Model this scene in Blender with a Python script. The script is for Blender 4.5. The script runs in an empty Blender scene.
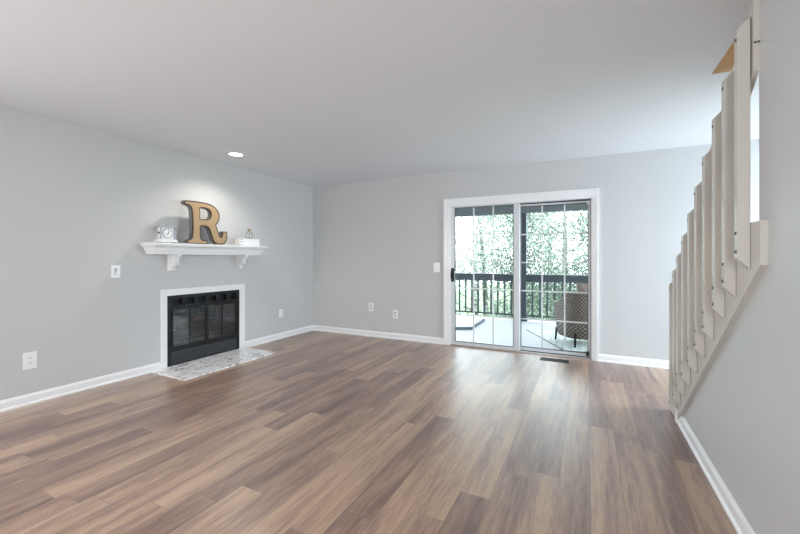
import bpy, bmesh, math, random
from mathutils import Vector, Matrix
random.seed(7)
S = bpy.context.scene
C = bpy.context.scene.collection
PI = math.pi

# ------------------------------------------------------------------ camera
cd = bpy.data.cameras.new('camera'); cam = bpy.data.objects.new('camera', cd); C.objects.link(cam)
cd.sensor_width = 36; cd.lens = 36 * 374 / 800
cd.shift_y = -8.5 / 800
cd.clip_start = 0.05; cd.clip_end = 200
cam.location = (0, 0, 1.22); cam.rotation_euler = (PI / 2, 0, math.atan(0.5))
S.camera = cam

# ------------------------------------------------------------------ world, lights, exposure
W = bpy.data.worlds.new('sky'); S.world = W; W.use_nodes = True
wn = W.node_tree; bg = wn.nodes['Background']
bg.inputs[0].default_value = (0.82, 0.925, 1.0, 1); bg.inputs[1].default_value = 9.0

def area(name, loc, rot, sx, sy, power, col=(1, 1, 1), spread=PI):
    l = bpy.data.lights.new(name, 'AREA'); l.shape = 'RECTANGLE'; l.size = sx; l.size_y = sy
    l.energy = power; l.color = col; l.spread = spread
    o = bpy.data.objects.new(name, l); C.objects.link(o); o.location = loc; o.rotation_euler = rot
    return o
# added fill lights behind the camera, set before two made-up side windows
area('left_fill_light', (-4.06, -1.4, 1.25), (PI / 2 - 0.38, 0, -PI / 2 + 0.5), 1.0, 1.5, 118, (0.97, 0.985, 1.0), 3.0)
area('right_fill_light', (0.46, -1.25, 1.25), (PI / 2 - 0.38, 0, PI / 2 - 0.6), 0.9, 1.5, 68, (0.97, 0.985, 1.0), 3.0)
# daylight through the window of the stair hall
area('hall_window_light', (2.93, 4.0, 1.2), (PI / 2 - 0.7, 0, PI / 2), 0.9, 1.5, 62, (0.74, 0.86, 1.0))
# lamp of the upper landing
area('landing_light', (1.17, 1.6, 4.3), (0, 0, 0), 0.3, 0.3, 20, (1.0, 0.80, 0.58))

S.view_settings.view_transform = 'Standard'
S.view_settings.look = 'None'
S.view_settings.gamma = 1
S.view_settings.use_curve_mapping = False
S.view_settings.exposure = 0.34

# ------------------------------------------------------------------ materials
def mat(name, col, rough=0.5, metal=0.0, bump=0.0, bscale=60, var=0.0, spec=0.5, emit=None, estr=0):
    m = bpy.data.materials.new(name); m.use_nodes = True; n = m.node_tree.nodes; l = m.node_tree.links
    b = n['Principled BSDF']
    b.inputs['Base Color'].default_value = (*col, 1); b.inputs['Roughness'].default_value = rough
    b.inputs['Metallic'].default_value = metal; b.inputs['Specular IOR Level'].default_value = spec
    tc = n.new('ShaderNodeTexCoord'); nz = n.new('ShaderNodeTexNoise'); nz.inputs['Scale'].default_value = bscale
    nz.inputs['Detail'].default_value = 3
    l.new(tc.outputs['Object'], nz.inputs['Vector'])
    if bump:
        bp = n.new('ShaderNodeBump'); bp.inputs['Strength'].default_value = bump; bp.inputs['Distance'].default_value = 0.002
        l.new(nz.outputs['Fac'], bp.inputs['Height']); l.new(bp.outputs['Normal'], b.inputs['Normal'])
    if var:
        mx = n.new('ShaderNodeMix'); mx.data_type = 'RGBA'
        mx.inputs[6].default_value = (*[c * (1 - var) for c in col], 1); mx.inputs[7].default_value = (*[min(1, c * (1 + var)) for c in col], 1)
        l.new(nz.outputs['Fac'], mx.inputs[0]); l.new(mx.outputs[2], b.inputs['Base Color'])
    if emit:
        b.inputs['Emission Color'].default_value = (*emit, 1); b.inputs['Emission Strength'].default_value = estr
    return m

def glassmat(name, tint=(1, 1, 1), refl=1.0, ior=1.5, rough=0.0):
    m = bpy.data.materials.new(name); m.use_nodes = True; n = m.node_tree.nodes; l = m.node_tree.links
    for x in list(n): n.remove(x)
    out = n.new('ShaderNodeOutputMaterial'); mix = n.new('ShaderNodeMixShader')
    t = n.new('ShaderNodeBsdfTransparent'); t.inputs[0].default_value = (*tint, 1)
    g = n.new('ShaderNodeBsdfGlossy'); g.inputs['Roughness'].default_value = rough
    f = n.new('ShaderNodeFresnel'); f.inputs['IOR'].default_value = ior
    mu = n.new('ShaderNodeMath'); mu.operation = 'MULTIPLY'; mu.inputs[1].default_value = refl
    l.new(f.outputs[0], mu.inputs[0]); l.new(mu.outputs[0], mix.inputs[0])
    l.new(t.outputs[0], mix.inputs[1]); l.new(g.outputs[0], mix.inputs[2]); l.new(mix.outputs[0], out.inputs[0])
    return m

class NT:
    def __init__(s, m): s.n = m.node_tree.nodes; s.l = m.node_tree.links
    def math(s, op, a, b=None):
        x = s.n.new('ShaderNodeMath'); x.operation = op
        for i, v in enumerate((a, b)):
            if v is None: continue
            if isinstance(v, (int, float)): x.inputs[i].default_value = v
            else: s.l.new(v, x.inputs[i])
        return x.outputs[0]

def ramp(n, stops, interp='LINEAR'):
    r = n.new('ShaderNodeValToRGB'); e = r.color_ramp; e.interpolation = interp
    while len(e.elements) < len(stops): e.elements.new(0.5)
    for k, (p, c) in zip(e.elements, stops): k.position = p; k.color = (*c, 1)
    return r

def plank_material():
    m = bpy.data.materials.new('vinyl_plank'); m.use_nodes = True; t = NT(m); n, l = t.n, t.l
    b = n['Principled BSDF']
    tc = n.new('ShaderNodeTexCoord'); sp = n.new('ShaderNodeSeparateXYZ'); l.new(tc.outputs['Object'], sp.inputs[0])
    x, y = sp.outputs[0], sp.outputs[1]
    w, L = 0.152, 1.22
    u = t.math('DIVIDE', t.math('SUBTRACT', x, 0.015 - w * 100), w); row = t.math('FLOOR', u); fu = t.math('FRACT', u)
    wr = n.new('ShaderNodeTexWhiteNoise'); wr.noise_dimensions = '1D'; l.new(row, wr.inputs['W'])
    v = t.math('ADD', t.math('DIVIDE', y, L), t.math('MULTIPLY', wr.outputs['Value'], 7.3)); v = t.math('ADD', v, 20)
    col = t.math('FLOOR', v); fv = t.math('FRACT', v)
    cb = n.new('ShaderNodeCombineXYZ'); l.new(row, cb.inputs[0]); l.new(col, cb.inputs[1])
    wn_ = n.new('ShaderNodeTexWhiteNoise'); wn_.noise_dimensions = '2D'; l.new(cb.outputs[0], wn_.inputs['Vector'])
    rnd = wn_.outputs['Value']
    # grain coordinates: stretched along the plank, shifted per plank
    def grain(sx, sy, scale, det, off):
        g = n.new('ShaderNodeCombineXYZ')
        l.new(t.math('MULTIPLY', x, sx), g.inputs[0]); l.new(t.math('ADD', t.math('MULTIPLY', y, sy), t.math('MULTIPLY', rnd, 37 + off)), g.inputs[1])
        l.new(t.math('MULTIPLY', rnd, 91 + off), g.inputs[2])
        z = n.new('ShaderNodeTexNoise'); z.inputs['Scale'].default_value = scale; z.inputs['Detail'].default_value = det
        z.inputs['Roughness'].default_value = 0.6; z.inputs['Distortion'].default_value = 0.6
        l.new(g.outputs[0], z.inputs['Vector']); return z.outputs['Fac']
    g1 = grain(13, 1.1, 1.0, 4, 0); g2 = grain(75, 5, 1.6, 5, 5); g3 = grain(24, 5, 1.0, 2, 9)
    tone = t.math('ADD', t.math('MULTIPLY', rnd, 0.40), t.math('MULTIPLY', t.math('SUBTRACT', g1, 0.5), 1.35))
    tone = t.math('ADD', tone, t.math('MULTIPLY', t.math('SUBTRACT', g2, 0.5), 0.85))
    tone = t.math('ADD', tone, 0.30)
    r = ramp(n, [(0.0, (0.090, 0.047, 0.037)), (0.28, (0.185, 0.104, 0.080)), (0.5, (0.295, 0.182, 0.128)), (0.72, (0.425, 0.280, 0.186)), (1.0, (0.51, 0.355, 0.24))])
    l.new(tone, r.inputs[0])
    # knots
    kn = n.new('ShaderNodeMapRange'); kn.inputs[1].default_value = 0.67; kn.inputs[2].default_value = 0.76; l.new(g3, kn.inputs[0])
    mk = n.new('ShaderNodeMix'); mk.data_type = 'RGBA'; l.new(t.math('MULTIPLY', kn.outputs[0], 0.55), mk.inputs[0]); l.new(r.outputs[0], mk.inputs[6]); mk.inputs[7].default_value = (0.07, 0.045, 0.035, 1)
    # seams
    du = t.math('MULTIPLY', t.math('MINIMUM', fu, t.math('SUBTRACT', 1, fu)), w); dv = t.math('MULTIPLY', t.math('MINIMUM', fv, t.math('SUBTRACT', 1, fv)), L)
    d = t.math('MINIMUM', du, dv)
    sm = n.new('ShaderNodeMapRange'); sm.inputs[1].default_value = 0.0004; sm.inputs[2].default_value = 0.0018; l.new(d, sm.inputs[0])
    ms = n.new('ShaderNodeMix'); ms.data_type = 'RGBA'; l.new(sm.outputs[0], ms.inputs[0]); ms.inputs[6].default_value = (0.13, 0.09, 0.078, 1); l.new(mk.outputs[2], ms.inputs[7])
    l.new(ms.outputs[2], b.inputs['Base Color'])
    rr = t.math('ADD', 0.30, t.math('MULTIPLY', g2, 0.20)); l.new(rr, b.inputs['Roughness'])
    b.inputs['Coat Weight'].default_value = 0.7; b.inputs['Coat Roughness'].default_value = 0.36
    b.inputs['Specular IOR Level'].default_value = 1.0
    bp = n.new('ShaderNodeBump'); bp.inputs['Strength'].default_value = 0.25; bp.inputs['Distance'].default_value = 0.0012
    l.new(t.math('ADD', t.math('MULTIPLY', g2, 0.4), sm.outputs[0]), bp.inputs['Height']); l.new(bp.outputs[0], b.inputs['Normal'])
    return m

def deck_material():
    m = bpy.data.materials.new('deck_boards'); m.use_nodes = True; t = NT(m); n, l = t.n, t.l; b = n['Principled BSDF']
    tc = n.new('ShaderNodeTexCoord'); sp = n.new('ShaderNodeSeparateXYZ'); l.new(tc.outputs['Object'], sp.inputs[0])
    f = t.math('FRACT', t.math('ADD', t.math('DIVIDE', sp.outputs[1], 0.14), 50)); d = t.math('MINIMUM', f, t.math('SUBTRACT', 1, f))
    mr = n.new('ShaderNodeMapRange'); mr.inputs[1].default_value = 0.015; mr.inputs[2].default_value = 0.05; l.new(d, mr.inputs[0])
    mx = n.new('ShaderNodeMix'); mx.data_type = 'RGBA'; l.new(mr.outputs[0], mx.inputs[0]); mx.inputs[6].default_value = (0.24, 0.25, 0.28, 1); mx.inputs[7].default_value = (0.54, 0.53, 0.57, 1)
    l.new(mx.outputs[2], b.inputs['Base Color']); b.inputs['Roughness'].default_value = 0.45
    return m

def marble_material():
    m = bpy.data.materials.new('marble'); m.use_nodes = True; n = m.node_tree.nodes; l = m.node_tree.links; b = n['Principled BSDF']
    tc = n.new('ShaderNodeTexCoord')
    mp = n.new('ShaderNodeMapping'); mp.inputs['Rotation'].default_value = (0, 0, 0.5); mp.inputs['Scale'].default_value = (6.0, 2.4, 3)
    l.new(tc.outputs['Object'], mp.inputs[0])
    nz = n.new('ShaderNodeTexNoise'); nz.inputs['Scale'].default_value = 1.3; nz.inputs['Detail'].default_value = 5; nz.inputs['Roughness'].default_value = 0.5; nz.inputs['Distortion'].default_value = 1.3
    l.new(mp.outputs[0], nz.inputs['Vector'])
    r = ramp(n, [(0.0, (0.86, 0.86, 0.87)), (0.475, (0.86, 0.86, 0.87)), (0.494, (0.08, 0.08, 0.09)), (0.513, (0.82, 0.82, 0.83)), (0.59, (0.86, 0.86, 0.87)), (0.615, (0.42, 0.42, 0.46)), (0.64, (0.86, 0.86, 0.87))])
    l.new(nz.outputs['Fac'], r.inputs[0]); l.new(r.outputs[0], b.inputs['Base Color']); b.inputs['Roughness'].default_value = 0.15
    return m

def wicker_material():
    m = bpy.data.materials.new('wicker'); m.use_nodes = True; t = NT(m); n, l = t.n, t.l; b = n['Principled BSDF']
    tc = n.new('ShaderNodeTexCoord'); sp = n.new('ShaderNodeSeparateXYZ'); l.new(tc.outputs['UV'], sp.inputs[0])
    s1 = t.math('SINE', t.math('MULTIPLY', sp.outputs[0], 2 * PI)); s2 = t.math('SINE', t.math('MULTIPLY', sp.outputs[1], 2 * PI))
    p = t.math('MULTIPLY', s1, s2)
    mr = n.new('ShaderNodeMapRange'); mr.inputs[1].default_value = -0.6; mr.inputs[2].default_value = 0.6; l.new(p, mr.inputs[0])
    mx = n.new('ShaderNodeMix'); mx.data_type = 'RGBA'; l.new(mr.outputs[0], mx.inputs[0]); mx.inputs[6].default_value = (0.022, 0.017, 0.014, 1); mx.inputs[7].default_value = (0.20, 0.155, 0.125, 1)
    l.new(mx.outputs[2], b.inputs['Base Color']); b.inputs['Roughness'].default_value = 0.55
    bp = n.new('ShaderNodeBump'); bp.inputs['Strength'].default_value = 0.8; bp.inputs['Distance'].default_value = 0.006; l.new(p, bp.inputs['Height']); l.new(bp.outputs[0], b.inputs['Normal'])
    return m

def rug_material():
    m = bpy.data.materials.new('outdoor_rug'); m.use_nodes = True; t = NT(m); n, l = t.n, t.l; b = n['Principled BSDF']
    tc = n.new('ShaderNodeTexCoord'); sp = n.new('ShaderNodeSeparateXYZ'); l.new(tc.outputs['Object'], sp.inputs[0])
    k = 2 * PI / 0.2
    p = t.math('MULTIPLY', t.math('SINE', t.math('MULTIPLY', t.math('ADD', sp.outputs[0], sp.outputs[1]), k)), t.math('SINE', t.math('MULTIPLY', t.math('SUBTRACT', sp.outputs[0], sp.outputs[1]), k)))
    mr = n.new('ShaderNodeMapRange'); mr.inputs[1].default_value = -0.15; mr.inputs[2].default_value = 0.15; l.new(p, mr.inputs[0])
    mx = n.new('ShaderNodeMix'); mx.data_type = 'RGBA'; l.new(mr.outputs[0], mx.inputs[0]); mx.inputs[6].default_value = (0.48, 0.54, 0.52, 1); mx.inputs[7].default_value = (0.66, 0.71, 0.68, 1)
    l.new(mx.outputs[2], b.inputs['Base Color']); b.inputs['Roughness'].default_value = 0.9
    return m

def brick_material():
    m = bpy.data.materials.new('fire_brick'); m.use_nodes = True; n = m.node_tree.nodes; l = m.node_tree.links; b = n['Principled BSDF']
    tc = n.new('ShaderNodeTexCoord'); sp = n.new('ShaderNodeSeparateXYZ'); cb = n.new('ShaderNodeCombineXYZ'); ad = n.new('ShaderNodeMath')
    l.new(tc.outputs['Object'], sp.inputs[0]); l.new(sp.outputs[0], ad.inputs[0]); l.new(sp.outputs[1], ad.inputs[1]); l.new(ad.outputs[0], cb.inputs[0]); l.new(sp.outputs[2], cb.inputs[1])
    br = n.new('ShaderNodeTexBrick'); br.inputs['Scale'].default_value = 4.5; br.inputs['Color1'].default_value = (0.55, 0.43, 0.30, 1); br.inputs['Color2'].default_value = (0.34, 0.27, 0.20, 1); br.inputs['Mortar'].default_value = (0.14, 0.12, 0.1, 1)
    l.new(cb.outputs[0], br.inputs[0]); l.new(br.outputs[0], b.inputs['Base Color']); b.inputs['Roughness'].default_value = 0.9
    return m

M = dict(
    wall=mat('wall_paint', (0.545, 0.555, 0.557), 0.6, bump=0.08, bscale=140),
    wall_r=mat('wall_paint_side', (0.545, 0.555, 0.557), 0.35, bump=0.08, bscale=140),
    ceil=mat('ceiling_paint', (0.73, 0.755, 0.79), 0.8, bump=0.1, bscale=120),
    trim=mat('trim_white', (0.80, 0.81, 0.82), 0.3),
    cream=mat('cream_stair_paint', (0.54, 0.52, 0.475), 0.2, bump=0.05, bscale=30),
    tan=mat('landing_paint', (0.52, 0.42, 0.30), 0.6),
    vinyl=mat('white_vinyl', (0.64, 0.66, 0.68), 0.3),
    gasket=mat('black_gasket', (0.02, 0.024, 0.026), 0.5),
    black=mat('black_metal', (0.010, 0.010, 0.011), 0.4, spec=0.25),
    blackp=mat('fireplace_black', (0.010, 0.0105, 0.012), 0.4, spec=0.25, bump=0.15, bscale=200),
    steel=mat('screw_steel', (0.16, 0.16, 0.16), 0.3, metal=0.9),
    mid=mat('grey_jamb', (0.30, 0.32, 0.34), 0.5),
    plank=plank_material(), deck=deck_material(), marble=marble_material(), wicker=wicker_material(), rug=rug_material(), brick=brick_material(),
    wood=mat('threshold_wood', (0.36, 0.26, 0.22), 0.4, var=0.2, bscale=30),
    tread=mat('tread_wood', (0.36, 0.26, 0.20), 0.4, var=0.2, bscale=12),
    glass=glassmat('door_glass', (0.97, 0.99, 0.985), 0.3, rough=0.08),
    fglass=glassmat('fire_glass', (0.55, 0.57, 0.60), 1.6),
    gold=mat('gold_paint', (0.37, 0.26, 0.14), 0.5, metal=0.1, bump=0.1, bscale=90, var=0.08),
    brown=mat('dark_edge', (0.045, 0.022, 0.014), 0.45),
    greyside=mat('letter_side', (0.22, 0.22, 0.22), 0.5, metal=0.3),
    white=mat('white_enamel', (0.82, 0.82, 0.82), 0.35),
    plate=mat('plate_white', (0.84, 0.85, 0.87), 0.3),
    shade=mat('slot_grey', (0.25, 0.25, 0.27), 0.5),
    dial=mat('dial_grey', (0.46, 0.46, 0.52), 0.25),
    cover=mat('book_cover', (0.86, 0.86, 0.87), 0.4), page=mat('book_pages', (0.72, 0.71, 0.68), 0.8),
    brass=mat('brass_wire', (0.45, 0.33, 0.12), 0.3, metal=0.9),
    log=mat('charred_log', (0.16, 0.13, 0.11), 0.9, bump=0.6, bscale=25, var=0.5),
    rail=mat('dark_rail_paint', (0.042, 0.055, 0.068), 0.5),
    porch=mat('porch_soffit', (0.145, 0.155, 0.165), 0.6),
    leafA=mat('leaf_green', (0.11, 0.15, 0.115), 0.5, var=0.5, bscale=3), leafB=mat('leaf_pale', (0.42, 0.47, 0.42), 0.5, var=0.4, bscale=3),
    bark=mat('bark', (0.10, 0.085, 0.07), 0.9, bump=0.6, bscale=20),
    grass=mat('lawn', (0.16, 0.26, 0.10), 0.9, var=0.4, bscale=5),
    rubber=mat('mat_grey', (0.10, 0.12, 0.15), 0.7), pale=mat('mat_top', (0.70, 0.72, 0.70), 0.7),
    pillow=mat('pillow_cloth', (0.30, 0.22, 0.21), 0.9, bump=0.3, bscale=200), cushion=mat('cushion_cloth', (0.6, 0.58, 0.54), 0.9),
    lens=mat('lamp_lens', (1, 1, 1), 0.5, emit=(1, 0.97, 0.92), estr=7),
    siding=mat('siding', (0.55, 0.57, 0.58), 0.7),
)

# ------------------------------------------------------------------ helpers
def setp(o, label=None, cat=None, group=None, kind=None):
    if label: o['label'] = label
    if cat: o['category'] = cat
    if group: o['group'] = group
    if kind: o['kind'] = kind
    return o
def link(name, me, m, parent=None, smooth=False):
    o = bpy.data.objects.new(name, me); C.objects.link(o)
    for x in (m if isinstance(m, (list, tuple)) else [m]): me.materials.append(x)
    if smooth:
        for p in me.polygons: p.use_smooth = True
    if parent is not None:
        o.parent = parent; o.matrix_parent_inverse = Matrix.Translation(parent.location).inverted() if parent.rotation_euler.z == 0 else parent.matrix_basis.inverted()
    return o
def root(name, loc, label=None, cat=None, group=None, kind=None):
    o = bpy.data.objects.new(name, None); C.objects.link(o); o.location = loc; o.empty_display_size = 0.05
    return setp(o, label, cat, group, kind)

class B:
    """collects boxes, prisms, tubes and lathes into one mesh"""
    def __init__(s): s.bm = bmesh.new()
    def box(s, x0, x1, y0, y1, z0, z1, bev=0, mi=0):
        g = bmesh.ops.create_cube(s.bm, size=1)
        for v in g['verts']:
            v.co = ((x0 + x1) / 2 + v.co.x * abs(x1 - x0), (y0 + y1) / 2 + v.co.y * abs(y1 - y0), (z0 + z1) / 2 + v.co.z * abs(z1 - z0))
        fs = {f for v in g['verts'] for f in v.link_faces}
        if mi:
            for f in fs: f.material_index = mi
        if bev:
            es = list({e for v in g['verts'] for e in v.link_edges})
            r = bmesh.ops.bevel(s.bm, geom=es, offset=bev, segments=2, affect='EDGES', profile=0.5)
            if mi:
                for f in r['faces']: f.material_index = mi
        return s
    def prism(s, pts, axis, a, b, mi=0):
        """polygon pts (2D) extruded along axis from a to b. x: pts=(y,z); y: pts=(x,z); z: pts=(x,y)"""
        def P(p, t): return {'x': (t, p[0], p[1]), 'y': (p[0], t, p[1]), 'z': (p[0], p[1], t)}[axis]
        va = [s.bm.verts.new(P(p, a)) for p in pts]; vb = [s.bm.verts.new(P(p, b)) for p in pts]
        fs = [s.bm.faces.new(va), s.bm.faces.new(vb[::-1])]
        k = len(pts)
        for i in range(k): fs.append(s.bm.faces.new((va[i], vb[i], vb[(i + 1) % k], va[(i + 1) % k])))
        for f in fs: f.material_index = mi
        return s
    def tube(s, pts, r, seg=8, mi=0, rs=None):
        pts = [Vector(p) for p in pts]; rings = []
        up = Vector((0, 0, 1))
        for i, p in enumerate(pts):
            d = (pts[min(i + 1, len(pts) - 1)] - pts[max(i - 1, 0)]).normalized()
            a = d.cross(up if abs(d.z) < 0.95 else Vector((1, 0, 0))).normalized(); c = d.cross(a)
            rr = rs[i] if rs else r
            rings.append([s.bm.verts.new(p + (a * math.cos(2 * PI * k / seg) + c * math.sin(2 * PI * k / seg)) * rr) for k in range(seg)])
        for i in range(len(rings) - 1):
            for k in range(seg):
                f = s.bm.faces.new((rings[i][k], rings[i][(k + 1) % seg], rings[i + 1][(k + 1) % seg], rings[i + 1][k])); f.material_index = mi; f.smooth = True
        s.bm.faces.new(rings[0][::-1]).material_index = mi; s.bm.faces.new(rings[-1]).material_index = mi
        return s
    def lathe(s, prof, cx, cy, seg=24, mi=0, axis='z', c3=0):
        rings = []
        for r, h in prof:
            ring = []
            for k in range(seg):
                a = 2 * PI * k / seg; p, q = r * math.cos(a), r * math.sin(a)
                ring.append(s.bm.verts.new((cx + p, cy + q, h) if axis == 'z' else (h, cx + p, cy + q)))
            rings.append(ring)
        for i in range(len(rings) - 1):
            for k in range(seg):
                f = s.bm.faces.new((rings[i][k], rings[i][(k + 1) % seg], rings[i + 1][(k + 1) % seg], rings[i + 1][k])); f.material_index = mi; f.smooth = True
        for r_ in (rings[0], rings[-1]):
            try: s.bm.faces.new(r_).material_index = mi
            except ValueError: pass
        return s
    def out(s, name, m, parent=None, smooth=False):
        bmesh.ops.recalc_face_normals(s.bm, faces=s.bm.faces)
        me = bpy.data.meshes.new(name); s.bm.to_mesh(me); s.bm.free()
        return link(name, me, m, parent, smooth)

def struct(b, name, m): return setp(b.out(name, m), kind='structure')
def copy_tree(o, parent=None):
    c = o.copy(); C.objects.link(c)
    if parent is not None: c.parent = parent
    for ch in list(o.children): copy_tree(ch, c)
    return c

XL, XR, YB, YR, ZC = -4.18, 0.62, 5.04, -2.2, 2.44

# ------------------------------------------------------------------ room shell
struct(B().box(XL - 0.15, 3.15, YR - 0.15, YB + 0.15, -0.12, 0), 'floor', M['plank'])
c = B(); c.box(XL - 0.15, 0.737, YR - 0.15, YB + 0.15, ZC, ZC + 0.12); c.box(0.737, 3.15, 3.147, YB + 0.15, ZC, ZC + 0.12)
struct(c, 'ceiling', M['ceil'])
# left wall, with the fireplace opening
w = B(); x0, x1 = XL - 0.15, XL
w.box(x0, x1, YR - 0.15, 2.575, 0, ZC); w.box(x0, x1, 3.515, YB + 0.15, 0, ZC); w.box(x0, x1, 2.575, 3.515, 0.80, ZC)
struct(w, 'wall_left', M['wall'])
# back wall, with the opening of the sliding door
DX0, DX1, DZ = -1.722, 0.052, 1.955
w = B(); w.box(XL, DX0, YB, YB + 0.15, 0, ZC); w.box(DX1, 3.15, YB, YB + 0.15, 0, ZC); w.box(DX0, DX1, YB, YB + 0.15, DZ, ZC)
struct(w, 'wall_back', M['wall'])
# rear wall behind the camera
struct(B().box(XL, XR, YR - 0.15, YR, 0, ZC), 'wall_rear', M['wall'])
frost = mat('frosted_pane', (0.7, 0.72, 0.74), 0.5)
def added_window(name, x, y0, y1, z0, z1):  # made-up window for a fill light: frame and opaque pane on solid wall
    t = root(name, (x, (y0 + y1) / 2, z0), kind='structure')
    f = B(); f.box(x - 0.02, x + 0.02, y0, y0 + 0.06, z0, z1); f.box(x - 0.02, x + 0.02, y1 - 0.06, y1, z0, z1); f.box(x - 0.02, x + 0.02, y0 + 0.06, y1 - 0.06, z0, z0 + 0.06); f.box(x - 0.02, x + 0.02, y0 + 0.06, y1 - 0.06, z1 - 0.06, z1); f.box(x - 0.02, x + 0.02, (y0 + y1) / 2 - 0.03, (y0 + y1) / 2 + 0.03, z0 + 0.06, z1 - 0.06)
    f.out('window_frame', M['trim'], t); B().box(x - 0.006, x + 0.006, y0 + 0.05, y1 - 0.05, z0 + 0.05, z1 - 0.05).out('pane', frost, t)
added_window('added_window_1', XL + 0.021, -2.1, -0.4, 0.6, 2.2)  # added, unseen; goes with the left fill light
added_window('added_window_3', XR - 0.021, -2.1, -0.4, 0.6, 2.2)  # added, unseen; goes with the right fill light
# right wall: full height near the camera, sloped under the stair
SL = 0.785
def zbot(y): return 1.195 - SL * (y - 1.911)
w = B()
w.prism([(YR - 0.15, 0), (3.425, 0), (3.425, zbot(3.425) + 0.03), (2.005, zbot(2.005) + 0.03), (2.005, ZC), (YR - 0.15, ZC)], 'x', XR, 0.737)
ww = struct(w, 'wall_right', M['wall_r'])
bv = ww.modifiers.new('bullnose', 'BEVEL'); bv.width = 0.012; bv.segments = 3; bv.limit_method = 'ANGLE'
# stair hall: side wall of the stair, far wall with a window
struct(B().box(1.62, 1.74, YR - 0.15, 3.30, 0, ZC), 'wall_stair', M['wall'])
struct(B().box(1.62, 3.15, 3.30, 3.42, 0, ZC), 'wall_hall_side', M['wall'])
w = B(); w.box(3.0, 3.15, 3.42, 3.5, 0, ZC); w.box(3.0, 3.15, 4.9, YB, 0, ZC); w.box(3.0, 3.15, 3.5, 4.9, 0, 0.3); w.box(3.0, 3.15, 3.5, 4.9, 2.4, ZC)
struct(w, 'wall_hall_far', M['wall'])
t = root('window_2', (3.08, 4.2, 0.3), kind='structure')
f = B(); f.box(3.05, 3.11, 3.5, 3.56, 0.3, 2.4); f.box(3.05, 3.11, 4.84, 4.9, 0.3, 2.4); f.box(3.05, 3.11, 3.5, 4.9, 0.3, 0.36); f.box(3.05, 3.11, 3.5, 4.9, 2.34, 2.4); f.box(3.05, 3.11, 4.17, 4.23, 0.3, 2.4)
f.out('window_frame', M['trim'], t); B().box(3.077, 3.083, 3.55, 4.85, 0.35, 2.35).out('pane', M['glass'], t)
# upper landing shaft over the stair
w = B(); w.box(0.738, 1.619, 3.135, 3.1465, ZC + 0.001, 4.9)
struct(w, 'wall_landing_back', M['tan'])
w = B(); w.box(0.62, 0.737, YR - 0.15, 3.149, ZC + 0.12, 4.9); struct(w, 'wall_landing_left', M['tan'])
w = B(); w.box(1.62, 1.74, YR - 0.15, 3.149, ZC, 4.9); struct(w, 'wall_landing_right', M['tan'])
w = B(); w.box(0.62, 1.74, YR - 0.3, YR - 0.15, 0, 4.9); struct(w, 'wall_landing_front', M['tan'])
struct(B().box(0.62, 1.74, YR - 0.3, 3.269, 4.9, 5.0), 'ceiling_landing', M['ceil'])

# baseboards (profiled)
def base_prof(s): return [(0, 0), (s * 0.024, 0), (s * 0.024, 0.012), (s * 0.014, 0.022), (s * 0.014, 0.066), (s * 0.009, 0.078), (s * 0.004, 0.086), (0, 0.088)]
def base_y(name, x, s, y0, y1):
    struct(B().prism([(x + p[0], p[1]) for p in base_prof(s)], 'y', y0, y1), name, M['trim'])
def base_x(name, y, s, x0, x1):
    struct(B().prism([(y + p[0], p[1]) for p in base_prof(s)], 'x', x0, x1), name, M['trim'])
base_y('baseboard_left', XL, 1, YR, 2.486); base_y('baseboard_left_far', XL, 1, 3.607, YB)
base_x('baseboard_back', YB, -1, XL, -1.82); base_x('baseboard_back_right', YB, -1, 0.125, 3.0)
base_y('baseboard_right', XR, -1, YR, 3.40)
struct(B().box(XR - 0.03, XR + 0.01, 3.392, 3.44, 0, 0.105, 0.003), 'trim_1', M['trim'])
base_y('baseboard_stair', 1.62, -1, 3.3, 3.31)

# ------------------------------------------------------------------ sliding door
door = root('door_1', ((DX0 + DX1) / 2, YB, 0), kind='structure')
# casing with a stepped profile, mitred head
def casing(y):
    b = B(); d0, d1 = 0.012, 0.022
    X0o, X0i, X1i, X1o, Zi, Zo = -1.818, DX0 + 0.004, DX1 + 0.002, 0.128, 1.950, 2.058
    for (a, bb, th) in ((0, 0.36, d1), (0.36, 0.74, d0 + 0.003), (0.74, 1.0, d0 - 0.002)):
        xl0 = X0o + (X0i - X0o) * a; xl1 = X0o + (X0i - X0o) * bb; xr1 = X1o + (X1i - X1o) * a; xr0 = X1o + (X1i - X1o) * bb
        z1 = Zo + (Zi - Zo) * a; z0 = Zo + (Zi - Zo) * bb
        b.prism([(xl0, 0), (xl1, 0), (xl1, z0), (xl0, z1)], 'y', y, y - th)
        b.prism([(xr0, 0), (xr1, 0), (xr1, z1), (xr0, z0)], 'y', y, y - th)
        b.prism([(xl0, z1), (xl1, z0), (xr0, z0), (xr1, z1)], 'y', y, y - th)
    return b
casing(YB).out('door_casing', M['trim'], door)
f = B()   # vinyl frame: jambs, head, stepped sill
f.box(DX0, DX0 + 0.016, YB, YB + 0.15, 0, DZ); f.box(DX1 - 0.012, DX1, YB, YB + 0.15, 0, DZ)
f.box(DX0, DX1, YB, YB + 0.15, DZ - 0.014, DZ)
f.box(DX0, DX1, YB + 0.012, YB + 0.15, 0, 0.012); f.box(DX0, DX1, YB + 0.062, YB + 0.074, 0.012, 0.03); f.box(DX0, DX1, YB + 0.118, YB + 0.15, 0.012, 0.03)
f.out('door_frame', M['vinyl'], door)
f = B(); f.box(DX1 - 0.016, DX1 - 0.012, YB + 0.03, YB + 0.08, 0.0, DZ - 0.014); f.box(-0.80, DX1 - 0.014, YB + 0.066, YB + 0.07, DZ - 0.026, DZ - 0.014); f.box(-0.80, DX1 - 0.014, YB + 0.058, YB + 0.0615, 0.012, 0.022)
f.out('screen_track', M['gasket'], door)
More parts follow.
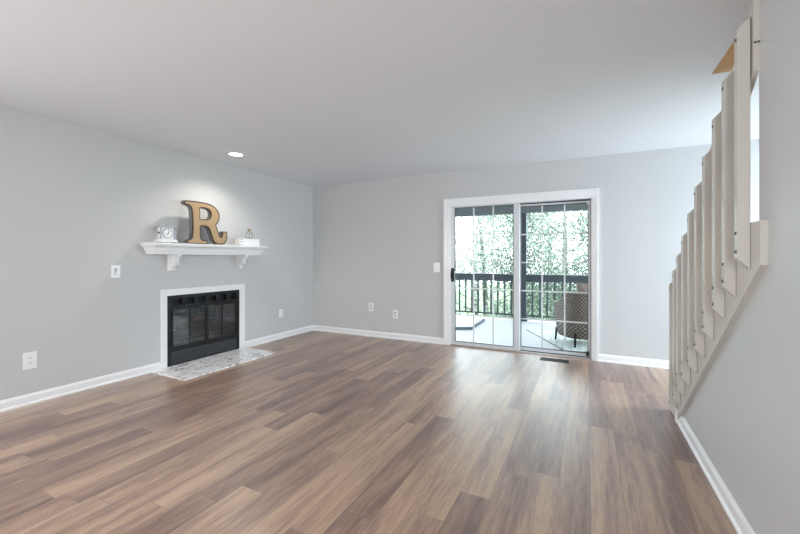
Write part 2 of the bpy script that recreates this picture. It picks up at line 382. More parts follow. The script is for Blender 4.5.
def panel(name, gx0, gx1, gz0, gz1, sx0, sx1, z0, z1, yc, label):
    y0, y1 = yc - 0.02, yc + 0.02
    b = B(); b.box(sx0, gx0, y0, y1, z0, z1, 0.003); b.box(gx1, sx1, y0, y1, z0, z1, 0.003); b.box(gx0 - 0.004, gx1 + 0.004, y0 + 0.001, y1 - 0.001, z0, gz0); b.box(gx0 - 0.004, gx1 + 0.004, y0 + 0.001, y1 - 0.001, gz1, z1)
    p = b.out(name, M['vinyl'], door); p['label'] = label
    g = 0.007; q = B()
    for a in ((gx0, gx0 + g, gz0, gz1), (gx1 - g, gx1, gz0, gz1), (gx0, gx1, gz0, gz0 + g), (gx0, gx1, gz1 - g, gz1)): q.box(a[0], a[1], y0 + 0.004, y1 - 0.004, a[2], a[3])
    q.out('gasket', M['gasket'], p)
    m = B(); W = 0.0085
    for k in (1, 2): xx = gx0 + (gx1 - gx0) * k / 3; m.box(xx - W, xx + W, yc - 0.007, yc + 0.007, gz0, gz1)
    for k in (1, 2, 3, 4): zz = gz0 + (gz1 - gz0) * k / 5; m.box(gx0, gx1, yc - 0.006, yc + 0.006, zz - W, zz + W)
    m.out('muntins', M['vinyl'], p)
    B().box(gx0, gx1, yc - 0.002 + 0.011, yc + 0.002 + 0.011, gz0, gz1).out('pane', M['glass'], p)
    return p
pl = panel('sliding_panel', -1.669, -0.862, 0.052, 1.932, DX0 + 0.018, -0.787, 0.014, 1.940, YB + 0.036, 'left door panel with black handle')
pr = panel('fixed_panel', -0.783, 0.014, 0.056, 1.906, -0.85, DX1 - 0.013, 0.032, 1.926, YB + 0.096, 'right door panel set further out')
h = B()
h.box(-1.714, -1.672, YB - 0.004, YB + 0.017, 0.895, 1.085, 0.005)
h.tube([(-1.695, YB + 0.005, 1.055), (-1.70, YB - 0.025, 1.045), (-1.703, YB - 0.035, 1.01), (-1.703, YB - 0.035, 0.97), (-1.70, YB - 0.025, 0.935), (-1.695, YB + 0.005, 0.925)], 0.009)
h.box(-1.700, -1.690, YB - 0.006, YB + 0.01, 0.982, 1.004, 0.002)
o = h.out('door_handle', M['black'], door); o['label'] = 'black pull handle'
h = B(); h.box(DX1 - 0.055, DX1 - 0.018, YB + 0.05, YB + 0.075, 1.875, 1.925, 0.003); h.out('corner_stop', M['vinyl'], door)
h = B(); h.box(DX1 - 0.06, DX1 - 0.03, YB + 0.05, YB + 0.075, 0.03, 0.085, 0.003); h.out('corner_stop', M['black'], door)
struct(B().prism([(YB - 0.045, 0), (YB - 0.035, 0.009), (YB + 0.008, 0.013), (YB + 0.012, 0)], 'x', -1.72, 0.05), 'trim_2', M['wood'])

# ------------------------------------------------------------------ porch and outdoors (setting)
DK = -0.03
struct(B().box(-7.5, 3.6, YB + 0.15, 7.98, DK - 0.04, DK), 'deck_floor', M['deck'])
struct(B().box(-7.5, 3.6, 7.96, 8.0, DK - 0.28, DK), 'deck_fascia', M['rail'])
struct(B().box(-7.5, 3.6, YB + 0.15, 8.3, 2.45, 2.53), 'porch_ceiling', M['porch'])
struct(B().box(-7.5, 3.6, 7.79, 7.91, 2.13, 2.45), 'porch_beam', M['porch'])
struct(B().box(3.15, 3.6, YB, YB + 0.15, -3, 5.5), 'wall_exterior_right', M['siding'])
struct(B().box(-7.5, XL - 0.15, YB, YB + 0.15, -3, 5.5), 'wall_exterior_left', M['siding'])
struct(B().box(-40, 40, YB + 0.3, 60, -3.1, -3.0), 'ground', M['grass'])
for i, px in enumerate((-1.14, -4.6, 2.4)):
    p = B().box(px - 0.055, px + 0.055, 7.795, 7.905, DK, 2.13, 0.004); p.box(px - 0.07, px + 0.07, 7.78, 7.92, DK, DK + 0.09, 0.004)
    o = p.out('porch_post', M['rail'])
    setp(o, ['dark square porch post seen through the right glass door panel', 'dark square porch post at the left end of the deck, beyond the wall', 'dark square porch post at the right end of the deck, beyond the wall'][i], 'post', 'porch posts')

# deck railing
rl = root('deck_railing', (-1.95, 7.85, DK), 'dark deck railing with thin upright balusters beyond the glass door', 'railing')
def rail_x(name, z0, z1, y0, y1):
    b = B(); ends = [-7.4, -4.657, -4.543, -1.197, -1.083, 2.343, 2.457, 3.5]
    for k in range(0, 8, 2): b.box(ends[k], ends[k + 1], y0, y1, z0, z1, 0.004)
    b.out(name, M['rail'], rl)
rail_x('cap_rail', 0.865, 0.905, 7.77, 7.93); rail_x('top_rail', 0.755, 0.865, 7.815, 7.855); rail_x('bottom_rail', 0.06, 0.095, 7.83, 7.87)
bal = None
x = -2.477 - 0.137 * 20
while x < 2.3:
    if min(abs(x - q) for q in (-1.14, -4.6, 2.4)) < 0.075: x += 0.137; continue
    if bal is None:
        bal = B().box(-0.017, 0.017, -0.017, 0.017, 0, 0.70, 0.002).out('baluster', M['rail'], rl); bal.matrix_parent_inverse.identity(); b2 = bal
    else: b2 = bal.copy(); C.objects.link(b2)
    b2.location = (x + 1.95, 0.0, 0.095); x += 0.137

# ------------------------------------------------------------------ fireplace
fp = root('fireplace', (XL, 3.045, 0), 'black built-in fireplace with glass doors in the left wall', 'fireplace')
FX = XL + 0.012; Y0, Y1, Z1 = 2.555, 3.520, 0.804
b = B()   # face frame
b.box(XL - 0.02, FX, Y0, Y0 + 0.045, 0.014, Z1); b.box(XL - 0.02, FX, Y1 - 0.045, Y1, 0.014, Z1)
b.box(XL - 0.02, FX, Y0 + 0.045, Y1 - 0.045, Z1 - 0.025, Z1); b.box(XL - 0.02, FX, Y0 + 0.045, Y1 - 0.045, 0.642, 0.678); b.box(XL - 0.02, FX, Y0 + 0.045, Y1 - 0.045, 0.165, 0.222)
b.box(XL - 0.02, FX - 0.003, Y0 + 0.045, Y1 - 0.045, 0.014, 0.03)
b.out('face_frame', M['blackp'], fp)
b = B(); n = 6; a0, a1 = Y0 + 0.045, Y1 - 0.045
b.box(XL - 0.018, FX + 0.004, a0, a1, 0.678, 0.690); b.box(XL - 0.018, FX + 0.004, a0, a1, 0.766, 0.779)
for k in range(n + 1):
    yy = a0 + (a1 - a0) * k / n; b.box(XL - 0.018, FX + 0.004, max(a0, yy - 0.013), min(a1, yy + 0.013), 0.690, 0.766)
b.box(XL - 0.045, XL - 0.04, a0, a1, 0.678, 0.779)
for k in range(3): b.box(XL - 0.035, XL - 0.012, a0, a1, 0.702 + 0.022 * k, 0.706 + 0.022 * k)
b.box(XL - 0.045, XL - 0.018, a0 - 0.006, a0, 0.678, 0.779); b.box(XL - 0.045, XL - 0.018, a1 - 0.006, a1, 0.678, 0.779)
b.out('top_grille', M['blackp'], fp)
b = B(); b.box(XL - 0.015, FX + 0.003, a0, a1, 0.03, 0.160, 0.004); b.box(FX + 0.002, FX + 0.007, a0 + 0.03, a1 - 0.03, 0.045, 0.145, 0.002); b.out('lower_panel', mat('lower_panel_black', (0.034, 0.036, 0.042), 0.6, spec=0.3, bump=0.8, bscale=60, var=0.4), fp)
b = B()   # canopy bar with hinged track above the doors
b.box(FX - 0.002, FX + 0.016, a0 - 0.01, a1 + 0.01, 0.650, 0.668, 0.004); b.out('door_track', M['blackp'], fp)
midy = (a0 + a1) / 2
for k in (0, 1):
    d0, d1 = (a0 + 0.002, midy - 0.002) if k == 0 else (midy + 0.002, a1 - 0.002)
    b = B(); w_ = 0.018; xa, xb = FX - 0.004, FX + 0.010
    b.box(xa, xb, d0, d0 + w_, 0.205, 0.650); b.box(xa, xb, d1 - w_, d1, 0.205, 0.650); b.box(xa, xb, d0 + w_, d1 - w_, 0.205, 0.228); b.box(xa, xb, d0 + w_, d1 - w_, 0.632, 0.650)
    mm = (d0 + d1) / 2; b.box(xa, xb - 0.004, mm - 0.005, mm + 0.005, 0.228, 0.632)
    d = b.out('glass_door', M['blackp'], fp)
    B().box(FX, FX + 0.004, d0 + w_, d1 - w_, 0.228, 0.632).out('pane', M['fglass'], d)
    yy = midy + (-0.05 if k == 0 else 0.05)
    B().tube([(FX + 0.01, yy - 0.03, 0.64), (FX + 0.028, yy - 0.03, 0.642), (FX + 0.028, yy + 0.03, 0.642), (FX + 0.01, yy + 0.03, 0.64)], 0.004, 6).out('door_handle', M['steel'], d)
b = B(); fx0 = XL - 0.50      # firebox
b.prism([(fx0, Y0 + 0.16), (fx0, Y1 - 0.16), (fx0 - 0.02, Y1 - 0.14), (fx0 - 0.02, Y0 + 0.14)], 'z', 0.2, 0.66)
b.prism([(XL - 0.02, a0 - 0.01), (fx0, Y0 + 0.16), (fx0 - 0.02, Y0 + 0.14), (XL - 0.04, a0 - 0.03)], 'z', 0.2, 0.66)
b.prism([(XL - 0.02, a1 + 0.01), (fx0, Y1 - 0.16), (fx0 - 0.02, Y1 - 0.14), (XL - 0.04, a1 + 0.03)], 'z', 0.2, 0.66)
b.box(fx0, XL - 0.02, a0, a1, 0.2, 0.215); b.box(fx0, XL - 0.02, a0, a1, 0.645, 0.66)
b.out('firebox', M['brick'], fp)
b = B(); gx = XL - 0.2       # grate
for k in range(6): yy = midy - 0.25 + 0.1 * k; b.tube([(gx + 0.12, yy, 0.30), (gx + 0.11, yy, 0.262), (gx - 0.10, yy, 0.262), (gx - 0.12, yy, 0.31)], 0.008, 6)
b.tube([(gx + 0.11, midy - 0.28, 0.262), (gx + 0.11, midy + 0.28, 0.262)], 0.008, 6)
for yy in (midy - 0.22, midy + 0.22): b.tube([(gx + 0.09, yy, 0.262), (gx + 0.09, yy, 0.215)], 0.009, 6); b.tube([(gx - 0.09, yy, 0.262), (gx - 0.09, yy, 0.215)], 0.009, 6)
b.out('log_grate', M['black'], fp)
for (a, z, r, dy, sk) in ((gx + 0.06, 0.31, 0.04, 0.26, 0.02), (gx - 0.05, 0.315, 0.045, 0.24, -0.03), (gx, 0.385, 0.038, 0.2, 0.05)):
    B().tube([(a - sk, midy - dy, z), (a - sk * 0.3, midy - dy * 0.3, z + 0.01), (a + sk * 0.5, midy + dy * 0.4, z), (a + sk, midy + dy, z + 0.005)], r, 10, rs=[r * 0.9, r * 1.05, r, r * 0.85]).out('gas_log', M['log'], fp)
# white surround
b = B(); sx = XL + 0.02; s0, s1, sz = 2.486, 3.607, 0.877
b.prism([(s0, 0.013), (s0, sz), (Y0, Z1), (Y0, 0.013)], 'x', XL, sx); b.prism([(s1, 0.013), (s1, sz), (Y1, Z1), (Y1, 0.013)], 'x', XL, sx); b.prism([(s0, sz), (s1, sz), (Y1, Z1), (Y0, Z1)], 'x', XL, sx)
o = b.out('fireplace_surround', M['trim']); setp(o, 'flat white trim frame around the black fireplace', 'surround')
bv = o.modifiers.new('edge', 'BEVEL'); bv.width = 0.003; bv.segments = 2; bv.limit_method = 'ANGLE'
o = B().box(XL + 0.0, -3.585, 2.375, 3.60, 0.0, 0.013, 0.002).out('hearth_slab', M['marble']); setp(o, 'white marble hearth slab with dark veins on the floor before the fireplace', 'hearth')

# mantel
ml = root('mantel_shelf', (XL, 3.04, 1.265), 'white crown-moulded mantel shelf on two brackets above the fireplace', 'mantel shelf')
prof = [(0.250, 1.385), (0.250, 1.367), (0.238, 1.364), (0.236, 1.352), (0.224, 1.348), (0.212, 1.336), (0.204, 1.318), (0.202, 1.304), (0.192, 1.302), (0.191, 1.290), (0.182, 1.287), (0.180, 1.265)]
bm = bmesh.new(); rings = []
for d, z in prof:
    i = 0.25 - d; ya, yb = 2.277 + i * 0.93, 3.795 - i * 0.93; xf = XL + d
    rings.append([bm.verts.new(p) for p in ((XL, ya, z), (xf, ya, z), (xf, yb, z), (XL, yb, z))])
for a, b_ in zip(rings, rings[1:]):
    for k in range(4): bm.faces.new((a[k], a[(k + 1) % 4], b_[(k + 1) % 4], b_[k]))
bm.faces.new(rings[0]); bm.faces.new(rings[-1])
q = B(); q.bm.free(); q.bm = bm; q.out('shelf', M['trim'], ml)
def corbel(y):
    pts = [(0, 1.265), (0.185, 1.265), (0.187, 1.245)]
    for k in range(7): a = PI / 2 * k / 6; pts.append((0.187 - 0.055 * math.sin(a) , 1.245 - 0.055 + 0.055 * math.cos(a) - 0.004))
    pts += [(0.128, 1.178), (0.136, 1.168), (0.132, 1.152)]
    for k in range(6): a = PI / 2 * k / 5; pts.append((0.128 - 0.058 * math.sin(a), 1.150 - 0.04 * (1 - math.cos(a))))
    pts += [(0.072, 1.10), (0.068, 1.088), (0.0, 1.083)]
    b = B(); b.prism([(XL + p[0], p[1]) for p in pts], 'y', y, y + 0.05)
    o = b.out('corbel', M['trim'], ml)
corbel(2.565); corbel(3.47)

# ------------------------------------------------------------------ things on the mantel
ZM = 1.385
R_ = [(2.646,1.868),(2.778,1.875),(2.907,1.872),(2.965,1.862),(3.012,1.842),(3.05,1.812),(3.075,1.775),(3.085,1.73),(3.080,1.69),(3.062,1.65),(3.035,1.622),(3.055,1.578),(3.075,1.529),(3.090,1.490),(3.105,1.482),(3.118,1.50),(3.125,1.551),(3.194,1.553),(3.194,1.497),(3.186,1.446),(3.165,1.408),(3.13,1.389),(3.085,1.385),(3.045,1.390),(3.015,1.408),(2.990,1.437),(2.970,1.498),(2.95,1.55),(2.93,1.580),(2.90,1.594),(2.835,1.594),(2.835,1.502),(2.842,1.455),(2.861,1.438),(2.913,1.432),(2.920,1.410),(2.913,1.386),(2.673,1.386),(2.666,1.410),(2.673,1.430),(2.705,1.440),(2.725,1.455),(2.734,1.52),(2.734,1.589),(2.730,1.70),(2.725,1.770),(2.712,1.800),(2.690,1.815),(2.643,1.822),(2.629,1.845)]
CT = [(2.828,1.801),(2.870,1.806),(2.907,1.804),(2.94,1.794),(2.96,1.775),(2.968,1.745),(2.962,1.712),(2.942,1.690),(2.90,1.678),(2.828,1.676)]
def holed(outer, inner, xa, xb, name, m, parent):
    b = bmesh.new(); es = []
    for loop in (outer, inner):
        vs = [b.verts.new((xa, p[0], p[1])) for p in loop]
        for i in range(len(vs)): es.append(b.edges.new((vs[i], vs[(i + 1) % len(vs)])))
    r = bmesh.ops.triangle_fill(b, edges=es, use_beauty=True, use_dissolve=False)
    fs = [g for g in r['geom'] if isinstance(g, bmesh.types.BMFace)]
    e = bmesh.ops.extrude_face_region(b, geom=fs)
    for g in e['geom']:
        if isinstance(g, bmesh.types.BMVert): g.co.x = xb
    q = B(); q.bm.free(); q.bm = b
    return q.out(name, m, parent)
def inset(loop, d):
    n = len(loop); ar = sum(loop[i][0] * loop[(i + 1) % n][1] - loop[(i + 1) % n][0] * loop[i][1] for i in range(n)); sg = 1 if ar > 0 else -1; o = []
    for i in range(n):
        p, c_, q = Vector(loop[i - 1]), Vector(loop[i]), Vector(loop[(i + 1) % n])
        n1 = (c_ - p).normalized(); n2 = (q - c_).normalized(); nn = (Vector((-n1.y, n1.x)) + Vector((-n2.y, n2.x)))
        nn = nn.normalized() * sg * d; o.append((c_.x + nn.x, c_.y + nn.y))
    return o
rt = root('letter_ornament', (-4.03, 2.92, ZM), 'big gold block letter R with dark edges standing on the mantel shelf', 'letter')
holed(R_, CT, -4.050, -4.000, 'letter_body', M['greyside'], rt)
holed(R_, CT, -4.000, -3.993, 'letter_rim', M['brown'], rt)
o = holed(inset(R_, 0.015), inset(CT, -0.013), -3.9935, -3.990, 'letter_face', M['gold'], rt)

# clock
def mk_clock():
    cx, cy = -4.02, 2.455; z = ZM
    t = root('mantel_clock', (cx, cy, z), 'small white mantel clock with columns and round dial on the mantel', 'clock')
    b = B()
    b.box(cx - 0.05, cx + 0.05, cy - 0.100, cy + 0.100, z + 0.008, z + 0.026, 0.003); b.box(cx - 0.042, cx + 0.042, cy - 0.088, cy + 0.088, z + 0.026, z + 0.04, 0.003)
    b.box(cx - 0.036, cx + 0.024, cy - 0.066, cy + 0.066, z + 0.04, z + 0.165)
    b.out('case', M['white'], t)
    b = B(); b.box(cx - 0.048, cx + 0.048, cy - 0.095, cy + 0.095, z + 0.165, z + 0.18, 0.003)
    b.prism([(cy - 0.088, z + 0.18), (cy + 0.088, z + 0.18), (cy + 0.07, z + 0.188), (cy - 0.07, z + 0.188)], 'x', cx - 0.045, cx + 0.045)
    b.lathe([(0.006, z + 0.187), (0.011, z + 0.193), (0.008, z + 0.203), (0.003, z + 0.210)], cx, cy, 12); b.out('cornice', mat('clock_cornice', (0.42, 0.42, 0.42), 0.4), t)
    for s in (-1, 1):
        B().lathe([(0.011, z + 0.04), (0.011, z + 0.05), (0.0075, z + 0.055), (0.0085, z + 0.10), (0.0075, z + 0.15), (0.011, z + 0.155), (0.011, z + 0.165)], cx + 0.032, cy + s * 0.076, 12).out('column', M['dial'], t)
    for s in (-1, 1): B().box(cx - 0.04, cx + 0.045, cy + s * 0.085 - 0.014, cy + s * 0.085 + 0.014, z, z + 0.008).out('foot', M['black'], t)
    d = B().lathe([(0.056, cx + 0.024), (0.056, cx + 0.034), (0.050, cx + 0.034)], cy, z + 0.103, 32, axis='x').out('bezel', M['dial'], t)
    d = B().lathe([(0.050, cx + 0.0345), (0.050, cx + 0.036)], cy, z + 0.103, 32, axis='x').out('dial', M['white'], t)
    b = B()
    for k in range(12):
        a = PI * k / 6; b.box(cx + 0.036, cx + 0.0375, cy + 0.041 * math.sin(a) - 0.003, cy + 0.041 * math.sin(a) + 0.003, z + 0.103 + 0.041 * math.cos(a) - 0.003, z + 0.103 + 0.041 * math.cos(a) + 0.003)
    b.out('hour_marks', M['shade'], d)
    b = B(); b.tube([(cx + 0.039, cy, z + 0.103), (cx + 0.039, cy + 0.004, z + 0.135)], 0.0018, 6); b.tube([(cx + 0.039, cy, z + 0.103), (cx + 0.039, cy - 0.014, z + 0.085)], 0.0025, 6); b.lathe([(0.004, cx + 0.036), (0.004, cx + 0.041)], cy, z + 0.103, 10, axis='x')
    b.out('clock_hands', M['black'], d)
    k = B(); k.box(cx - 0.012, cx + 0.006, cy - 0.080, cy - 0.064, z + 0.098, z + 0.116, 0.002); k.out('winding_knob', M['black'], t)
mk_clock()

# books, stacked flat
bk = []
for i, (cy, w_, d_, h_, rz, lab) in enumerate(((3.545, 0.335, 0.095, 0.034, -0.01, 'white book at the bottom of the stack on the mantel, resting on the shelf'), (3.545, 0.33, 0.09, 0.033, 0.015, 'white book in the middle of the stack on the mantel'), (3.545, 0.33, 0.09, 0.030, -0.01, 'white book on top of the stack, under the wire pineapple'))):
    z = ZM + sum((0.034, 0.033, 0.030)[:i]); x0_, x1_ = -d_ / 2, d_ / 2
    t = root('book', (-4.045, cy, z), lab, 'book', 'white books stacked on the mantel'); t.rotation_euler.z = 0
    X0, X1 = -4.045 + x0_, -4.045 + x1_; Yc0, Yc1 = cy - w_ / 2, cy + w_ / 2
    b = B(); b.box(X0, X1, Yc0, Yc1, z, z + 0.003); b.box(X0, X1, Yc0, Yc1, z + h_ - 0.003, z + h_); b.box(X1 - 0.004, X1, Yc0, Yc1, z, z + h_, 0.001)
    b.out('cover', M['cover'], t)
    B().box(X0 + 0.004, X1 - 0.004, Yc0 + 0.006, Yc1 - 0.006, z + 0.003, z + h_ - 0.003).out('pages', M['page'], t)
    b = B(); b.box(X1 - 0.0005, X1 + 0.0006, Yc0 + 0.004, Yc0 + 0.055, z + h_ * 0.4, z + h_ * 0.62); b.out('spine_mark', M['shade'], t)
    t.rotation_euler.z = rz
# wire pineapple
zt = ZM + 0.097; px, py = -4.045, 3.575
t = root('wire_pineapple', (px, py, zt), 'small open wire pineapple ornament with gold leaves on the white books', 'ornament')
b = B()
for k in range(6):
    a = 2 * PI * k / 6 + 0.3; pts = []
    for j in range(13):
        u = j / 12; r = 0.052 * math.sin(PI * (0.12 + 0.80 * u)) ** 0.8 * (1 - 0.45 * u ** 2); pts.append((px + r * math.cos(a), py + r * math.sin(a), zt + 0.004 + 0.105 * u))
    b.tube(pts, 0.003, 6)
for h_, r in ((0.005, 0.021), (0.11, 0.012)):
    b.tube([(px + r * math.cos(2 * PI * k / 16), py + r * math.sin(2 * PI * k / 16), zt + h_) for k in range(17)], 0.0025, 6)
b.out('wire_body', mat('dark_wire', (0.16, 0.14, 0.11), 0.4, metal=0.7), t)
b = B()
for k in range(8):
    a = 2 * PI * k / 8; L_ = 0.040 if k % 2 else 0.03
    b.tube([(px, py, zt + 0.108), (px + 0.012 * math.cos(a), py + 0.012 * math.sin(a), zt + 0.122), (px + L_ * 0.8 * math.cos(a), py + L_ * 0.8 * math.sin(a), zt + 0.134 + 0.008 * (k % 2))], 0.004, 6, rs=[0.006, 0.006, 0.001])
b.out('leaf_crown', M['brass'], t)

# ------------------------------------------------------------------ switches and outlets
def plate_x(name, x, yc, zc, w_, h_, kind, lab, cat):   # on the left wall, facing +X
    t = root(name, (x, yc, zc), lab, cat)
    B().box(x, x + 0.006, yc - w_ / 2, yc + w_ / 2, zc - h_ / 2, zc + h_ / 2, 0.002).out('cover_plate', M['plate'], t)
    if kind == 'outlet':
        for s in (-1, 1):
            f = B().box(x + 0.005, x + 0.008, yc - 0.017, yc + 0.017, zc + s * 0.022 - 0.014, zc + s * 0.022 + 0.014, 0.001).out('socket', M['white'], t)
            b = B()
            for q in (-1, 1): b.box(x + 0.0078, x + 0.0086, yc + q * 0.007 - 0.0015, yc + q * 0.007 + 0.0015, zc + s * 0.022 - 0.003, zc + s * 0.022 + 0.007)
            b.box(x + 0.0078, x + 0.0086, yc - 0.002, yc + 0.002, zc + s * 0.022 - 0.010, zc + s * 0.022 - 0.006); b.out('slot', M['shade'], f)
    else:
        B().box(x + 0.005, x + 0.0075, yc - 0.012, yc + 0.012, zc - 0.032, zc + 0.032).out('toggle_recess', M['dial'], t)
        B().lathe([(0.014, x + 0.0075), (0.013, x + 0.022), (0.011, x + 0.024)], yc, zc - 0.014, 16, axis='x').out('dimmer_knob', M['white'], t)
plate_x('wall_outlet', XL, 1.417, 0.365, 0.088, 0.14, 'outlet', 'white wall outlet low on the left wall, nearest the camera', 'outlet')
plate_x('wall_outlet', XL, 4.291, 0.385, 0.08, 0.125, 'outlet', 'white wall outlet on the left wall between fireplace and corner', 'outlet')
plate_x('light_switch', XL, 2.055, 1.092, 0.08, 0.125, 'switch', 'white dimmer switch on the left wall beside the mantel', 'switch')
def plate_y(name, y, xc, zc, w_, h_, kind, lab, cat):   # on the back wall, facing -Y
    t = root(name, (xc, y, zc), lab, cat)
    B().box(xc - w_ / 2, xc + w_ / 2, y - 0.006, y, zc - h_ / 2, zc + h_ / 2, 0.002).out('cover_plate', M['plate'], t)
    if kind == 'outlet':
        for s in (-1, 1):
            f = B().box(xc - 0.017, xc + 0.017, y - 0.008, y - 0.005, zc + s * 0.022 - 0.014, zc + s * 0.022 + 0.014, 0.001).out('socket', M['dial'], t)
            b = B()
            for q in (-1, 1): b.box(xc + q * 0.007 - 0.0015, xc + q * 0.007 + 0.0015, y - 0.0086, y - 0.0078, zc + s * 0.022 - 0.003, zc + s * 0.022 + 0.007)
            b.out('slot', M['shade'], f)
    else:
        B().box(xc - 0.017, xc + 0.017, y - 0.009, y - 0.005, zc - 0.033, zc + 0.033, 0.002).out('rocker', M['white'], t)
plate_y('wall_outlet', YB, -3.026, 0.462, 0.078, 0.125, 'outlet', 'left one of the two white outlets on the back wall left of the door', 'outlet')
plate_y('wall_outlet', YB, -2.597, 0.377, 0.082, 0.125, 'outlet', 'right, lower one of the two white outlets on the back wall', 'outlet')
plate_y('light_switch', YB, -1.928, 1.090, 0.095, 0.135, 'switch', 'white rocker switch on the back wall left of the sliding door', 'switch')
# floor vent
t = root('floor_vent', (-0.35, 4.835, 0), 'dark slotted floor vent in the planks before the sliding door', 'vent')
b = B(); vx0, vx1, vy0, vy1 = -0.51, -0.19, 4.77, 4.90
b.box(vx0, vx1, vy0, vy0 + 0.014, 0, 0.006); b.box(vx0, vx1, vy1 - 0.014, vy1, 0, 0.006); b.box(vx0, vx0 + 0.016, vy0 + 0.014, vy1 - 0.014, 0, 0.006); b.box(vx1 - 0.016, vx1, vy0 + 0.014, vy1 - 0.014, 0, 0.006)
b.box(vx0 + 0.016, vx1 - 0.016, (vy0 + vy1) / 2 - 0.005, (vy0 + vy1) / 2 + 0.005, 0, 0.006)
b.out('vent_frame', M['black'], t)
b = B(); b.box(vx0 + 0.016, vx1 - 0.016, vy0 + 0.014, vy1 - 0.014, 0.0002, 0.001)
for k in range(22): xx = vx0 + 0.024 + k * 0.013; b.box(xx, xx + 0.004, vy0 + 0.014, vy1 - 0.014, 0.001, 0.004)
b.out('slats', mat('vent_slats', (0.02, 0.018, 0.018), 0.5, spec=0.2), t)

# recessed light
lx, ly = -3.665, 3.049
t = root('recessed_light', (lx, ly, ZC), 'round white recessed downlight in the ceiling above the mantel', 'light')
B().lathe([(0.076, ZC - 0.001), (0.098, ZC - 0.001), (0.098, ZC - 0.005), (0.076, ZC - 0.010), (0.074, ZC - 0.002)], lx, ly, 40).out('trim_ring', M['trim'], t)
B().lathe([(0.075, ZC - 0.001), (0.075, ZC - 0.005), (0.04, ZC - 0.008), (0.001, ZC - 0.009)], lx, ly, 40).out('lens', M['lens'], t)
sl = bpy.data.lights.new('downlight_beam', 'SPOT'); sl.energy = 34; sl.spot_size = math.radians(140); sl.spot_blend = 0.9; sl.shadow_soft_size = 0.03; sl.color = (1.0, 0.93, 0.84)
so = bpy.data.objects.new('downlight_beam', sl); C.objects.link(so); so.location = (lx, ly, ZC - 0.035)

# ------------------------------------------------------------------ staircase
st = root('staircase', (1.1, 3.5, 0), 'staircase rising along the right wall behind cream square balusters', 'staircase')
b = B(); zt_ = lambda y: zbot(y) + 0.36
ztop = 1.367; yk = 1.911 + (1.195 + 0.36 - ztop) / SL
b.prism([(1.911, 1.195), (1.911, ztop), (yk, ztop), (3.60, zt_(3.60)), (3.66, 0.16), (3.66, 0.004), (3.4285, 0.004)], 'x', 0.597, 0.637)
b.out('outer_stringer', M['cream'], st)
b = B(); b.prism([(1.2, zbot(1.2) + 0.1), (1.2, zt_(1.2)), (3.60, zt_(3.60)), (3.60, 0.004), (3.43, 0.004)], 'x', 1.585, 1.618); b.out('inner_stringer', M['cream'], st)
run, rise, ys = 0.242, 0.19, 3.56
for k in range(13):
    y1_ = ys - k * run; z_ = rise * (k + 1)
    if z_ > ZC: break
    B().box(0.64 if y1_ - run > 2.0 else 0.74, 1.584, y1_ - run - 0.02, y1_ + 0.025, z_ - 0.03, z_, 0.004).out('tread', M['tread'], st)
    B().box(0.64 if y1_ - run > 2.0 else 0.74, 1.584, y1_ - 0.018, y1_, max(0.002, z_ - rise), z_ - 0.03).out('riser', M['cream'], st)
# guard board carried by the balusters
def zrail(y): return 2.223 - 0.80 * (y - 2.065)
b = B(); b.prism([(1.985, zrail(1.985)), (3.60, zrail(3.60)), (3.60, zrail(3.60) - 0.24), (1.985, zrail(1.985) - 0.31)], 'x', 0.600, 0.6195)
b.out('guard_board', M['cream'], st)
b = B()
for xx in (0.6045, 0.615): b.tube([(xx, 1.986, 2.09), (xx, 1.982, 2.09)], 0.0045, 8)
b.out('screw', M['steel'], st)
BY = [2.023, 2.189, 2.341, 2.518, 2.685, 2.851, 3.014, 3.166, 3.302, 3.428]
def baluster(y):
    zb = 1.243 - 0.79 * (y - 2.028); ztp = 2.126 - 0.811 * (y - 2.028)
    zl, zh = zb - 0.028, ztp + 0.036; xo, xi = 0.5555, 0.5965
    if y > 3.4: zl = max(zl, 0.13)
    b = B(); b.prism([(xo, zl), (xi, zl - 0.043), (xi, zh + 0.043), (xo, zh)], 'y', y - 0.022, y + 0.022)
    o = b.out('baluster', M['cream'], st)
    bv = o.modifiers.new('edge', 'BEVEL'); bv.width = 0.003; bv.segments = 2; bv.limit_method = 'ANGLE'
    for zz in (zb, zb + 0.078, ztp):
        s_ = B().lathe([(0.0075, xo + 0.001), (0.0075, xo - 0.003), (0.004, xo - 0.005)], y, zz, 10, axis='x').out('screw', M['steel'], o)
for y in BY: baluster(y)

# ------------------------------------------------------------------ deck furniture
# rug
th = math.atan2(5.671 - 6.841, -0.337 + 0.938)
rx, ry = -0.938, 6.841; dx, dy = math.cos(th), math.sin(th); nx, ny = -dy, dx
b = B(); pts = [(rx, ry), (rx + dx * 1.55, ry + dy * 1.55), (rx + dx * 1.55 + nx * 1.9, ry + dy * 1.55 + ny * 1.9), (rx + nx * 1.9, ry + ny * 1.9)]
pts = [(x_, min(max(y_, 5.22), 7.7)) for x_, y_ in pts]
b.prism(pts, 'z', DK + 0.002, DK + 0.008)
mx_, my_ = sum(p[0] for p in pts) / 4, sum(p[1] for p in pts) / 4
b.prism([(p[0] + 0.02 * math.copysign(1, p[0] - mx_), p[1] + 0.02 * math.copysign(1, p[1] - my_)) for p in pts], 'z', DK, DK + 0.006, mi=1); o = b.out('outdoor_rug', [M['rug'], mat('rug_binding', (0.16, 0.15, 0.13), 0.8)]); setp(o, 'pale green patterned outdoor rug on the deck under the wicker chair', 'rug')
